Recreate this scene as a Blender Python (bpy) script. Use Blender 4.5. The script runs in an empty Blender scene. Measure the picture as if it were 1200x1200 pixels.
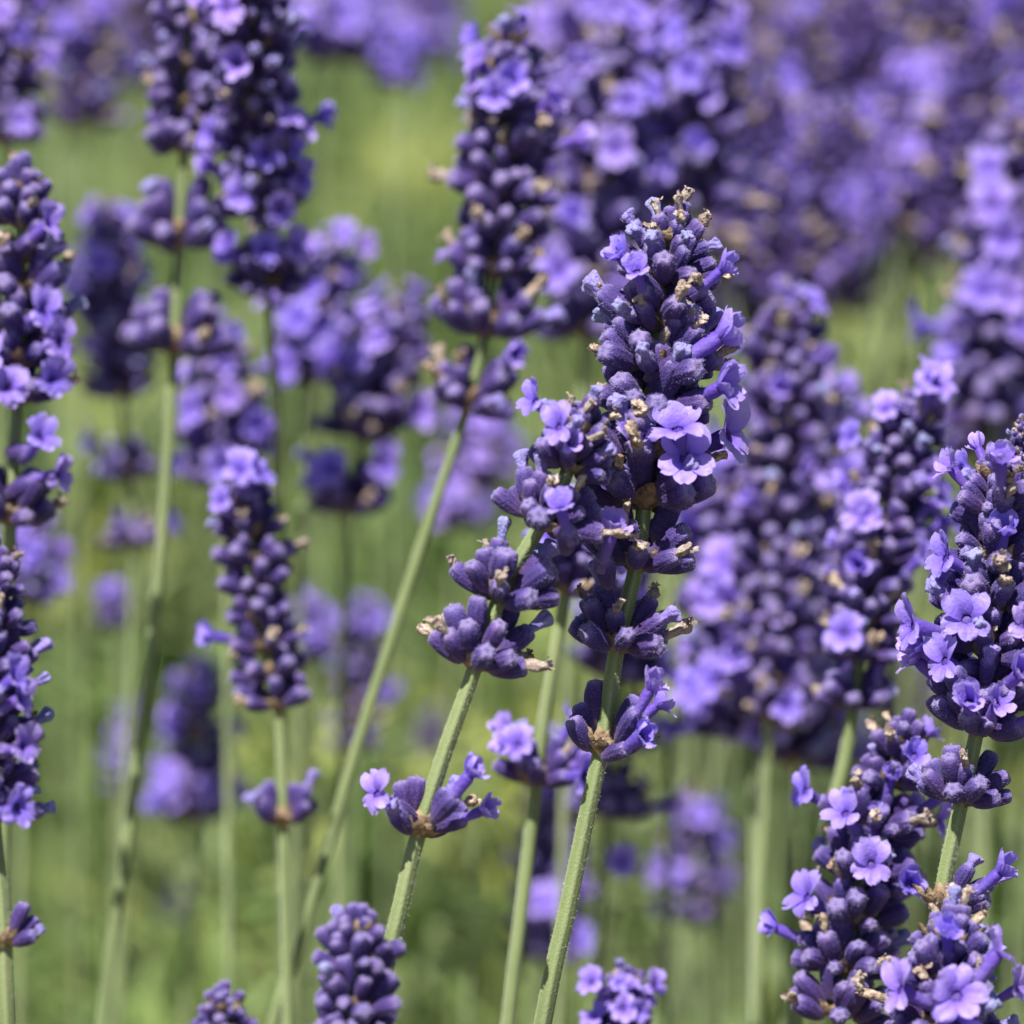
import bpy, math, random
import numpy as np
from mathutils import Vector, Matrix
R = math.radians
rng = random.Random(7)
nprng = np.random.default_rng(7)
scene = bpy.context.scene
col = scene.collection

# ------------------------------------------------------------------ camera
TILT = R(15)
CAM = Vector((0, 0, 0.68))
FWD = Vector((0, math.cos(TILT), -math.sin(TILT)))
UP = Vector((0, math.sin(TILT), math.cos(TILT)))
RIGHT = Vector((1, 0, 0))
FOCUS = 0.55
cd = bpy.data.cameras.new("camera")
cam = bpy.data.objects.new("camera", cd)
col.objects.link(cam)
cam.location = CAM
cam.rotation_euler = (R(90) - TILT, 0, 0)
cd.sensor_width = 24
cd.lens = 100
cd.clip_start = 0.01
cd.clip_end = 200
cd.dof.use_dof = True
cd.dof.focus_distance = FOCUS
cd.dof.aperture_fstop = 9.0
cd.dof.aperture_blades = 7
scene.camera = cam

# ------------------------------------------------------------------ light
SUN_EL, SUN_AZ = R(65), R(212)          # azimuth clockwise from +Y (straight ahead of the camera)
w = bpy.data.worlds.new("World")
scene.world = w
w.use_nodes = True
nt = w.node_tree
nt.nodes.clear()
sky = nt.nodes.new("ShaderNodeTexSky")
sky.sky_type = 'NISHITA'
sky.sun_disc = False
sky.sun_elevation = SUN_EL
sky.sun_rotation = SUN_AZ
bg = nt.nodes.new("ShaderNodeBackground")
bg.inputs['Strength'].default_value = 0.055
wo = nt.nodes.new("ShaderNodeOutputWorld")
nt.links.new(sky.outputs[0], bg.inputs[0])
nt.links.new(bg.outputs[0], wo.inputs[0])
sd = bpy.data.lights.new("sun", 'SUN')
sun = bpy.data.objects.new("sun", sd)
col.objects.link(sun)
sd.energy = 5.0
sd.angle = R(0.5)
sd.color = (1.0, 0.965, 0.91)
to_sun = Vector((math.sin(SUN_AZ) * math.cos(SUN_EL), math.cos(SUN_AZ) * math.cos(SUN_EL), math.sin(SUN_EL)))
sun.rotation_euler = to_sun.to_track_quat('Z', 'Y').to_euler()
sun.location = (0, 0, 3)

vs = scene.view_settings
vs.view_transform = 'Standard'
vs.look = 'None'
vs.exposure = 1.08
vs.gamma = 1
vs.use_curve_mapping = False
scene.cycles.use_denoising = True
scene.cycles.max_bounces = 8
scene.cycles.transmission_bounces = 4


def P(px, py, d):
    """point that stands d metres in front of the camera, seen at photo pixel px, py (1200 wide)"""
    k = 0.12 * d / 600
    return CAM + FWD * d + RIGHT * ((px - 600) * k) + UP * ((600 - py) * k)


# ------------------------------------------------------------------ materials
def new_mat(name):
    m = bpy.data.materials.new(name)
    m.use_nodes = True
    t = m.node_tree
    t.nodes.clear()
    out = t.nodes.new("ShaderNodeOutputMaterial")
    return m, t, out


def node(t, typ, **kw):
    n = t.nodes.new(typ)
    for k, v in kw.items():
        if k in ('operation', 'blend_type', 'data_type', 'attribute_name', 'noise_dimensions', 'attribute_type', 'feature'):
            setattr(n, k, v)
        else:
            n.inputs[k].default_value = v
    return n


def ramp(t, fac, stops):
    r = t.nodes.new("ShaderNodeValToRGB")
    e = r.color_ramp.elements
    while len(e) > 1:
        e.remove(e[-1])
    e[0].position, e[0].color = stops[0][0], (*stops[0][1], 1)
    for p, c in stops[1:]:
        x = e.new(p)
        x.color = (*c, 1)
    t.links.new(fac, r.inputs[0])
    return r.outputs[0]


def mix(t, fac, a, b, mode='MIX'):
    n = t.nodes.new("ShaderNodeMix")
    n.data_type = 'RGBA'
    n.blend_type = mode
    for s, v in ((n.inputs[0], fac), (n.inputs[6], a), (n.inputs[7], b)):
        if isinstance(v, (int, float)):
            s.default_value = v
        elif isinstance(v, tuple):
            s.default_value = (*v, 1)
        else:
            t.links.new(v, s)
    return n.outputs[2]


def noise(t, scale, detail=3, world=True):
    n = t.nodes.new("ShaderNodeTexNoise")
    n.inputs['Scale'].default_value = scale
    n.inputs['Detail'].default_value = detail
    if world:
        g = t.nodes.new("ShaderNodeNewGeometry")
        t.links.new(g.outputs['Position'], n.inputs['Vector'])
    else:
        g = t.nodes.new("ShaderNodeTexCoord")
        t.links.new(g.outputs['Object'], n.inputs['Vector'])
    return n.outputs['Fac']


def attr(t, name):
    a = t.nodes.new("ShaderNodeAttribute")
    a.attribute_name = name
    return a.outputs['Fac']


def rand(t):
    return t.nodes.new("ShaderNodeObjectInfo").outputs['Random']


def math_n(t, op, a, b):
    n = t.nodes.new("ShaderNodeMath")
    n.operation = op
    for s, v in zip(n.inputs, (a, b)):
        if isinstance(v, (int, float)):
            s.default_value = v
        else:
            t.links.new(v, s)
    return n.outputs[0]


def finish(t, out, color, rough=0.6, spec=0.3, sheen=0.0, sheen_tint=(1, 1, 1), translucent=0.0, bump=None, tcol=None):
    b = t.nodes.new("ShaderNodeBsdfPrincipled")
    t.links.new(color, b.inputs['Base Color'])
    b.inputs['Roughness'].default_value = rough
    b.inputs['Specular IOR Level'].default_value = spec
    b.inputs['Sheen Weight'].default_value = sheen
    b.inputs['Sheen Roughness'].default_value = 0.35
    b.inputs['Sheen Tint'].default_value = (*sheen_tint, 1)
    if bump is not None:
        bn = t.nodes.new("ShaderNodeBump")
        bn.inputs['Strength'].default_value = bump[1]
        bn.inputs['Distance'].default_value = bump[2]
        t.links.new(bump[0], bn.inputs['Height'])
        t.links.new(bn.outputs[0], b.inputs['Normal'])
    if translucent > 0:
        tr = t.nodes.new("ShaderNodeBsdfTranslucent")
        t.links.new(tcol if tcol is not None else color, tr.inputs['Color'])
        ms = t.nodes.new("ShaderNodeMixShader")
        ms.inputs[0].default_value = translucent
        t.links.new(b.outputs[0], ms.inputs[1])
        t.links.new(tr.outputs[0], ms.inputs[2])
        t.links.new(ms.outputs[0], out.inputs[0])
    else:
        t.links.new(b.outputs[0], out.inputs[0])


def mat_bud():
    m, t, out = new_mat("violet_calyx")
    a = attr(t, 't')
    # pigment along the calyx: straw-grey foot, dark violet body, paler blue lip
    c1 = ramp(t, a, [(0.0, (.17, .16, .09)), (.10, (.13, .10, .12)), (.26, (.062, .038, .135)), (.55, (.026, .016, .108)), (.82, (.036, .025, .145)), (.95, (.11, .08, .27)), (1, (.19, .155, .33))])
    c2 = ramp(t, a, [(0.0, (.18, .15, .09)), (.10, (.14, .09, .11)), (.24, (.082, .036, .115)), (.55, (.046, .017, .100)), (.82, (.056, .027, .138)), (.95, (.14, .085, .26)), (1, (.22, .165, .32))])
    f = math_n(t, 'ADD', math_n(t, 'MULTIPLY', rand(t), .7), math_n(t, 'MULTIPLY', noise(t, 160), .3))
    c = mix(t, f, c1, c2)
    n2 = noise(t, 900, 2)
    c = mix(t, math_n(t, 'MULTIPLY', n2, .5), c, (.035, .026, .10))
    sp = ramp(t, noise(t, 6500, 1), [(.52, (0, 0, 0)), (.68, (1, 1, 1))])
    c = mix(t, math_n(t, 'MULTIPLY', sp, .2), c, (.25, .17, .48))
    finish(t, out, c, rough=.7, spec=.2, sheen=.18, sheen_tint=(.66, .52, 1.0), bump=(noise(t, 4200, 2), .9, .00022))
    return m


def mat_fuzz():
    m, t, out = new_mat("lilac_fuzz")
    c = ramp(t, attr(t, 't'), [(0, (.12, .10, .27)), (.45, (.30, .28, .50)), (1, (.68, .67, .78))])
    finish(t, out, c, rough=.6, spec=.3, translucent=.4)
    return m


def mat_petal():
    m, t, out = new_mat("lilac_petal")
    a = attr(t, 't')      # 0 tube foot, .5 throat, 1 petal rim
    c1 = ramp(t, a, [(0, (.26, .20, .52)), (.38, (.14, .08, .52)), (.455, (.08, .04, .25)), (.49, (.155, .095, .58)), (.7, (.25, .17, .76)), (1, (.40, .31, .85))])
    c2 = ramp(t, a, [(0, (.30, .22, .52)), (.38, (.20, .10, .52)), (.455, (.11, .05, .25)), (.49, (.25, .14, .58)), (.7, (.41, .26, .79)), (1, (.57, .43, .86))])
    c = mix(t, rand(t), c1, c2)
    c = mix(t, math_n(t, 'MULTIPLY', noise(t, 700, 3), .35), c, (.16, .09, .58))
    finish(t, out, c, rough=.5, spec=.3, sheen=.15, sheen_tint=(.8, .75, 1), translucent=.45, bump=(noise(t, 2000, 3), .45, .0004))
    return m


def mat_young():
    m, t, out = new_mat("blue_grey_petal_bud")
    c = ramp(t, attr(t, 't'), [(0, (.13, .10, .30)), (.5, (.12, .12, .36)), (1, (.22, .23, .46))])
    c = mix(t, math_n(t, 'MULTIPLY', rand(t), .75), c, (.20, .11, .48))
    c = mix(t, ramp(t, noise(t, 2600, 3), [(.42, (0, 0, 0)), (.7, (.8, .8, .8))]), c, (.28, .27, .44))
    finish(t, out, c, rough=.6, spec=.3, sheen=.3, sheen_tint=(.8, .85, 1), translucent=.12, bump=(noise(t, 2500, 3), .9, .0004))
    return m


def mat_wither():
    m, t, out = new_mat("withered_petal")
    n = noise(t, 1300, 4)
    c = ramp(t, n, [(.3, (.13, .075, .05)), (.45, (.36, .25, .17)), (.58, (.58, .47, .36)), (.8, (.68, .60, .52))])
    c = mix(t, math_n(t, 'MULTIPLY', rand(t), .75), c, (.30, .25, .24))
    finish(t, out, c, rough=.75, spec=.2, translucent=.18, bump=(noise(t, 3000, 4), 1.0, .0004))
    return m


def mat_bract():
    m, t, out = new_mat("papery_bract")
    c = ramp(t, noise(t, 700, 4), [(.3, (.10, .06, .04)), (.5, (.26, .18, .11)), (.75, (.40, .31, .20))])
    finish(t, out, c, rough=.75, spec=.2, translucent=.2, bump=(noise(t, 2500, 3), .8, .0004))
    return m


def mat_stem():
    m, t, out = new_mat("green_stem")
    n = noise(t, 90, 3)
    c = ramp(t, n, [(.3, (.085, .118, .038)), (.55, (.125, .165, .053)), (.75, (.17, .195, .075))])
    c = mix(t, math_n(t, 'MULTIPLY', attr(t, 't'), .6), c, (.25, .285, .14))
    c = mix(t, math_n(t, 'MULTIPLY', noise(t, 2500, 2), .3), c, (.33, .37, .22))
    finish(t, out, c, rough=.6, spec=.25, sheen=.35, sheen_tint=(.9, .95, .8), bump=(noise(t, 3500, 2), .5, .0002))
    return m


def mat_stemhair():
    m, t, out = new_mat("stem_down")
    r = t.nodes.new("ShaderNodeRGB")
    r.outputs[0].default_value = (.62, .64, .48, 1)
    finish(t, out, r.outputs[0], rough=.6, spec=.3, translucent=.4)
    return m


def mat_leaf():
    m, t, out = new_mat("lavender_leaf")
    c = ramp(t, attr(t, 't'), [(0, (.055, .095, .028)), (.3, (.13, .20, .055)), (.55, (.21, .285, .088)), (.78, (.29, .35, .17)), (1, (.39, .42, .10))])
    finish(t, out, c, rough=.55, spec=.3, translucent=.35)
    return m


def mat_soil():
    m, t, out = new_mat("dry_soil")
    c = ramp(t, noise(t, 9, 6), [(.3, (.10, .075, .05)), (.6, (.20, .155, .105)), (.8, (.28, .23, .17))])
    c = mix(t, math_n(t, 'GREATER_THAN', noise(t, 2.2, 4), .55), c, (.10, .13, .045))
    finish(t, out, c, rough=.9, spec=.1, bump=(noise(t, 60, 5), .8, .02))
    return m


MB, MF, MP, MY, MW, MR, MS, MH = (mat_bud(), mat_fuzz(), mat_petal(), mat_young(), mat_wither(), mat_bract(), mat_stem(), mat_stemhair())
MLEAF, MSOIL = mat_leaf(), mat_soil()
MATS = [MB, MF, MP, MY, MW, MR, MS, MH]
IX = {m.name: i for i, m in enumerate(MATS)}
MM = 0.001


# ------------------------------------------------------------------ mesh collector
class MBld:
    def __init__(s):
        s.v, s.f, s.m, s.t = [], [], [], []

    def add(s, verts, faces, mat, ts):
        o = len(s.v)
        s.v.extend([tuple(v) for v in verts])
        s.f.extend([tuple(i + o for i in f) for f in faces])
        s.m.extend([IX[mat.name]] * len(faces))
        s.t.extend(ts)

    def merge(s, other, M):
        A = np.array(M)
        v = np.array(other.v) @ A[:3, :3].T + A[:3, 3]
        o = len(s.v)
        s.v.extend(map(tuple, v))
        s.f.extend([tuple(i + o for i in f) for f in other.f])
        s.m.extend(other.m)
        s.t.extend(other.t)

    def mesh(s, name):
        me = bpy.data.meshes.new(name)
        me.from_pydata(s.v, [], s.f)
        used = sorted(set(s.m))
        for i in used:
            me.materials.append(MATS[i])
        rm = {u: k for k, u in enumerate(used)}
        me.polygons.foreach_set('material_index', [rm[i] for i in s.m])
        me.polygons.foreach_set('use_smooth', [True] * len(s.f))
        a = me.attributes.new('t', 'FLOAT', 'POINT')
        a.data.foreach_set('value', s.t)
        me.update()
        return me


def lathe(b, prof, seg, mat, t0=0, t1=1, rfun=None, bend=0.0, capend=True):
    """prof: list of (r, z) in mm along +Z; bend: sideways drift (mm) at the end"""
    vs_, ts, fs = [], [], []
    zmax = prof[-1][1]
    z0 = prof[0][1]
    for i, (r, z) in enumerate(prof):
        q = (z - z0) / max(zmax - z0, 1e-6)
        for k in range(seg):
            a = 2 * math.pi * k / seg
            rr = r * (rfun(a, q) if rfun else 1)
            vs_.append(((rr * math.cos(a) + bend * q * q) * MM, rr * math.sin(a) * MM, z * MM))
            ts.append(t0 + (t1 - t0) * q)
    for i in range(len(prof) - 1):
        for k in range(seg):
            k2 = (k + 1) % seg
            fs.append((i * seg + k, i * seg + k2, (i + 1) * seg + k2, (i + 1) * seg + k))
    if capend:
        n = len(prof) - 1
        fs.append(tuple(n * seg + k for k in range(seg)))
    fs.append(tuple(reversed(range(seg))))
    b.add(vs_, fs, mat, ts)
    return vs_


BUD_L = 5.9


def bud_builder(seed, hairs, lod=0):
    """one calyx: a ribbed, slightly curved, velvety tube with a blunt toothed tip"""
    r = random.Random(seed)
    b = MBld()
    fat = r.uniform(.84, .99)
    bend = r.uniform(-.35, .35)
    base = [(.4, 0), (.6, .25), (.86, .75), (1.08, 1.5), (1.26, 2.4), (1.36, 3.2), (1.38, 4.0), (1.31, 4.7), (1.19, 5.2), (1.0, 5.6), (.74, 5.85), (.4, 5.9), (.15, 5.7)]
    if lod:
        base = [base[0], base[2], base[4], base[6], base[8], base[10], (.1, 5.9)]
    prof = [(x * fat, z) for x, z in base]
    seg = 40 if not lod else 9
    ph = r.uniform(0, 6)

    def rf(a, q):
        ribs = (.055 if not lod else 0) * (1 - abs(math.sin(a * 5 + ph)) * 2) * min(1, q * 3)
        teeth = .17 * math.cos(a * 5 + ph) * max(0, (q - .82) / .18)
        return 1 + ribs + teeth + .05 * math.cos(a * 2 + ph * 2)
    lathe(b, prof, seg, MB, 0, 1 if not lod else .89, rf, bend)
    if hairs:
        V, F, T = [], [], []
        zs = [p[1] for p in prof]
        rs = [p[0] for p in prof]
        for i in range(hairs):
            q = 1 - (r.random() ** 1.15) * .93
            z = q * BUD_L
            a = r.uniform(0, 2 * math.pi)
            rr = float(np.interp(z, zs, rs)) * rf(a, q) * .98
            sl = (float(np.interp(min(z + .2, BUD_L), zs, rs)) - float(np.interp(max(z - .2, 0), zs, rs))) / .4
            n = Vector((math.cos(a), math.sin(a), -sl)).normalized()
            tip = q > .86
            d = (n * r.uniform(.5, 1) + Vector((r.uniform(-.5, .5), r.uniform(-.5, .5), r.uniform(.2, .9)))).normalized()
            L = r.uniform(.16, .34) * (1.35 if tip else 1)
            wd = r.uniform(.024, .042)
            p = Vector((rr * math.cos(a) + bend * q * q, rr * math.sin(a), z))
            s_ = d.cross(Vector((r.gauss(0, 1), r.gauss(0, 1), r.gauss(0, 1)))).normalized() * wd
            k = len(V)
            V += [(p - s_) * MM, (p + s_) * MM, (p + d * L) * MM]
            F.append((k, k + 1, k + 2))
            tv = min(1, .25 + .75 * max(0, (q - .55) / .45)) * r.uniform(.6, 1)
            T += [tv * .7, tv * .7, tv]
        b.add(V, F, MF, T)
    return b


def lobe(b, phi, r0, z0, L, W, th0, th1, cup, seed, notch=.0, nu=7, nv=6):
    """one petal lobe: leaves the throat at azimuth phi, flaring from angle th0 to th1 above the face plane"""
    r = random.Random(seed)
    ra = Vector((math.cos(phi), math.sin(phi), 0))
    tg = Vector((-math.sin(phi), math.cos(phi), 0))
    zz = Vector((0, 0, 1))
    p = ra * r0 + zz * z0
    V, T = [], []
    w1, w2, ph = r.uniform(.06, .28), r.uniform(.05, .2), r.uniform(0, 6)
    for i in range(nu + 1):
        u = i / nu
        th = th0 + (th1 - th0) * (u ** .8)
        d = ra * math.cos(th) + zz * math.sin(th)
        n = ra * -math.sin(th) + zz * math.cos(th)
        if i:
            p = p + d * (L / nu)
        wd = W * (.42 + .58 * math.sin(min(1, u / .62) * math.pi / 2)) * math.sqrt(max(.10, 1 - max(0, (u - .55) / .47) ** 2.2))
        for j in range(nv + 1):
            v = j / nv * 2 - 1
            lift = cup * v * v * W * .6 + w1 * math.sin(v * 4 + ph + u * 5) * u + w2 * math.sin(u * 9 + ph) * u * abs(v)
            lift -= .16 * W * math.exp(-(v / .2) ** 2) * (1 - .5 * u)
            back = -notch * L * (1 - abs(v)) * max(0, u - .7) / .3
            q = p + tg * (v * wd) + n * lift + d * back
            V.append(q * MM)
            T.append(.47 + .53 * min(1, u * 1.25))
    F = []
    for i in range(nu):
        for j in range(nv):
            a = i * (nv + 1) + j
            F.append((a, a + 1, a + nv + 2, a + nv + 1))
    b.add(V, F, MP, T)


FL_L = 5.0     # tube length: the face sits this far along +Z


def flower_builder(seed, openness=1.0, lod=0):
    """open corolla: narrow tube, two big upper lobes (+Y), three smaller lower lobes"""
    r = random.Random(seed)
    b = MBld()
    lathe(b, [(.62, -1.5), (.66, 1.0), (.74, 2.5), (.84, 3.9), (.78, 4.6), (.6, FL_L)], 14 if not lod else 8, MP, 0, .42,
          lambda a, q: 1 + .06 * math.cos(3 * a + seed), 0, capend=False)
    # dark throat floor
    lathe(b, [(.76, 4.55), (.45, 4.6), (.15, 4.62)], 10, MP, .44, .46)
    nu, nv = (8, 8) if not lod else (4, 3)
    o = openness
    jo = .08 if openness > .5 else .35
    for sx in (-1, 1):
        lobe(b, R(90 + sx * 31 + r.uniform(-6, 6)), (.5), FL_L - .15, r.uniform(3.1, 3.8), r.uniform(1.5, 1.85), R(70), R(80 - 66 * (o + r.uniform(-jo, jo)) + r.uniform(-20, 12)), r.uniform(-.1, .45), seed * 7 + sx, .14, nu, nv)
    for k in (-1, 0, 1):
        lobe(b, R(-90 + k * 58 + r.uniform(-7, 7)), .5, FL_L - .15, r.uniform(2.4, 3.1), r.uniform(.95, 1.25), R(55), R(70 - 100 * (o + r.uniform(-jo, jo)) + r.uniform(-26, 14)), r.uniform(-.35, .5), seed * 11 + k, .05, nu, nv)
    return b


def young_builder(seed, lod=0):
    """closed corolla still folded, pushing out of the calyx"""
    r = random.Random(seed)
    b = MBld()
    L = r.uniform(1.6, 3.3)
    fat = r.uniform(.85, 1.15)
    ph = r.uniform(0, 6)
    lathe(b, [(.6 * fat, -.8), (.66 * fat, .1), (.7 * fat, L * .3), (.82 * fat, L * .5), (.98 * fat, L * .68), (1.0 * fat, L * .82), (.8 * fat, L * .93), (.4, L), (.15, L * .9)], 28 if not lod else 7, MY, 0, 1,
          lambda a, q: 1 + ((.06 + .2 * q) * math.cos(4 * a + ph + 2 * q) + .14 * q * math.cos(7 * a - 3 * q) if not lod else .1 * math.cos(3 * a)), r.uniform(-.9, .9))
    V, F, T = [], [], []
    if not lod:
        for i in range(90):
            a = r.uniform(0, 6.28)
            z = r.uniform(.1, L)
            n = Vector((math.cos(a), math.sin(a), .5))
            p = Vector((.8 * fat * math.cos(a), .8 * fat * math.sin(a), z))
            if z > L * .9:
                p = Vector((.5 * math.cos(a), .5 * math.sin(a), z))
            d = (n + Vector((r.uniform(-.6, .6), r.uniform(-.6, .6), r.uniform(-.2, .8)))).normalized()
            s_ = d.orthogonal().normalized() * .018
            k = len(V)
            V += [(p - s_) * MM, (p + s_) * MM, (p + d * r.uniform(.15, .3)) * MM]
            F.append((k, k + 1, k + 2))
            T += [.6, .6, 1]
        b.add(V, F, MF, T)
    return b


def wither_builder(seed, lod=0):
    """dried corolla: a crumpled, ragged tan twist"""
    r = random.Random(seed)
    b = MBld()
    L = r.uniform(2.2, 4.2)
    ph = [r.uniform(0, 6) for _ in range(4)]
    n = 12 if not lod else 5
    seg = 16 if not lod else 7
    prof = []
    for i in range(n + 1):
        q = i / n
        prof.append(((.48 + .30 * math.sin(q * 2.6) + .09 * math.sin(q * 9 + ph[0])) * (1 if q < .95 else .6), -.7 + q * (L + .7)))
    lathe(b, prof, seg, MW, 0, 1, lambda a, q: 1 + (.08 + .34 * q) * math.sin(2 * a + ph[1] + 5 * q) + .26 * q * math.sin(5 * a + ph[2] - 4 * q) + .12 * math.sin(9 * a + ph[3] + 9 * q),
          r.uniform(-1.4, 1.4))
    # ragged dried lobes at the mouth
    for k in range(3 if not lod else 1):
        phi = r.uniform(0, 6.28)
        c = MBld()
        lobe(c, phi, .45, L - .4, r.uniform(.8, 1.6), r.uniform(.4, .75), R(80), R(r.uniform(-60, 60)), r.uniform(-.8, .8), seed * 5 + k, .3, 4, 4)
        b.add(c.v, c.f, MW, c.t)
    return b


def bract_builder(seed, lod=0):
    """the whorl itself: a knobbly core round the stem with a collar of papery bracts"""
    r = random.Random(seed)
    b = MBld()
    n = 8 if not lod else 5
    lathe(b, [(.9, -.6), (1.25, .2), (1.5, 1.2), (1.3, 2.4), (.9, 3.2)], 12 if not lod else 7, MR, 0, 1, lambda a, q: 1 + .12 * math.sin(3 * a + seed) + .1 * math.sin(7 * a))
    for k in range(n):
        phi = 2 * math.pi * (k + r.uniform(-.25, .25)) / n
        c = MBld()
        lobe(c, phi, .95, -.5 + r.uniform(0, .5), r.uniform(2.6, 3.9), r.uniform(1.2, 1.75), R(r.uniform(0, 14)), R(r.uniform(48, 72)), .45, seed * 13 + k, -.25, 5 if not lod else 3, 4 if not lod else 2)
        b.add(c.v, c.f, MR, c.t)
    return b


NEAR_B = [bud_builder(i, 520) for i in range(7)]
NEAR_O = [flower_builder(20 + i, [1, 1.08, .95, .88, 1.0, .8][i]) for i in range(6)]
NEAR_H = [flower_builder(40 + i, [.18, .3, .05][i]) for i in range(3)]
NEAR_Y = [young_builder(50 + i) for i in range(5)]
NEAR_W = [wither_builder(60 + i) for i in range(7)]
NEAR_R = [bract_builder(70 + i) for i in range(4)]
FAR_B = [bud_builder(i, 0, 1) for i in range(3)]
FAR_O = [flower_builder(20 + i, 1.08 - .08 * i, 1) for i in range(3)]
FAR_Y = [young_builder(50 + i, 1) for i in range(2)]
FAR_W = [wither_builder(60 + i, 1) for i in range(3)]
FAR_R = [bract_builder(70 + i, 1) for i in range(2)]
ME = {'bud': [b.mesh('bud') for b in NEAR_B], 'open_flower': [b.mesh('open_flower') for b in NEAR_O], 'half_open_flower': [b.mesh('half_open_flower') for b in NEAR_H],
      'folded_flower': [b.mesh('folded_flower') for b in NEAR_Y], 'withered_flower': [b.mesh('withered_flower') for b in NEAR_W], 'flower_whorl': [b.mesh('flower_whorl') for b in NEAR_R]}


# ------------------------------------------------------------------ objects
def link(name, me, parent=None, M=None):
    o = bpy.data.objects.new(name, me)
    col.objects.link(o)
    if parent is not None:
        o.parent = parent
    if M is not None:
        o.matrix_basis = M
    return o


def frame(pos, z, xhint):
    z = z.normalized()
    x = (xhint - z * xhint.dot(z))
    if x.length < 1e-5:
        x = z.orthogonal()
    x.normalize()
    y = z.cross(x)
    return Matrix(((x.x, y.x, z.x, pos.x), (x.y, y.y, z.y, pos.y), (x.z, y.z, z.z, pos.z), (0, 0, 0, 1)))


def catmull(pts, n=10):
    q = [pts[0] * 2 - pts[1]] + pts + [pts[-1] * 2 - pts[-2]]
    out = []
    for i in range(1, len(q) - 2):
        a, b, c, d = q[i - 1], q[i], q[i + 1], q[i + 2]
        for k in range(n):
            t = k / n
            out.append(.5 * ((2 * b) + (c - a) * t + (2 * a - 5 * b + 4 * c - d) * t * t + (3 * b - a - 3 * c + d) * t ** 3))
    out.append(pts[-1])
    return out


def stem_mesh(path, r_top, r_bot, base, detail):
    """square, grooved lavender stem following the path (top to bottom)"""
    b = MBld()
    seg = 16 if detail else 8
    n = len(path)
    cum = [0]
    for i in range(1, n):
        cum.append(cum[-1] + (path[i] - path[i - 1]).length)
    V, T = [], []
    frs = []
    for i, p in enumerate(path):
        d = (path[max(0, i - 1)] - path[min(n - 1, i + 1)]).normalized()
        M = frame(p - base, d, RIGHT)
        frs.append(M)
        q = min(1, cum[i] / .10)
        rad = r_top + (r_bot - r_top) * q
        for k in range(seg):
            a = 2 * math.pi * k / seg + .5
            c4 = math.cos(4 * a)
            rr = rad * (1 + .13 * c4)
            V.append(M @ Vector((rr * math.cos(a), rr * math.sin(a), 0)))
            T.append(max(0, c4) ** 2)
    F = []
    for i in range(n - 1):
        for k in range(seg):
            k2 = (k + 1) % seg
            F.append((i * seg + k, (i + 1) * seg + k, (i + 1) * seg + k2, i * seg + k2))
    F.append(tuple(range(seg)))
    F.append(tuple(reversed([(n - 1) * seg + k for k in range(seg)])))
    b.add(V, F, MS, T)
    if detail:
        r = random.Random(n)
        HV, HF, HT = [], [], []
        vis = [i for i in range(n - 1) if cum[i] < .14]
        for h in range(2600):
            i = r.choice(vis)
            u = r.random()
            a = r.uniform(0, 6.283)
            M = frs[i]
            q = min(1, cum[i] / .10)
            rad = (r_top + (r_bot - r_top) * q) * (1 + .13 * math.cos(4 * (a)))
            nn = (M.to_3x3() @ Vector((math.cos(a), math.sin(a), 0)))
            p = M.translation.lerp(frs[i + 1].translation, u) + nn * rad * .97
            dd = (nn + Vector((r.uniform(-.5, .5), r.uniform(-.5, .5), r.uniform(-.7, .3)))).normalized()
            s_ = dd.orthogonal().normalized() * .000018
            k = len(HV)
            HV += [p - s_, p + s_, p + dd * r.uniform(.00015, .0004)]
            HF.append((k, k + 1, k + 2))
            HT += [0, 0, 1]
        b.add(HV, HF, MH, HT)
    return b.mesh('stem')


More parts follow.
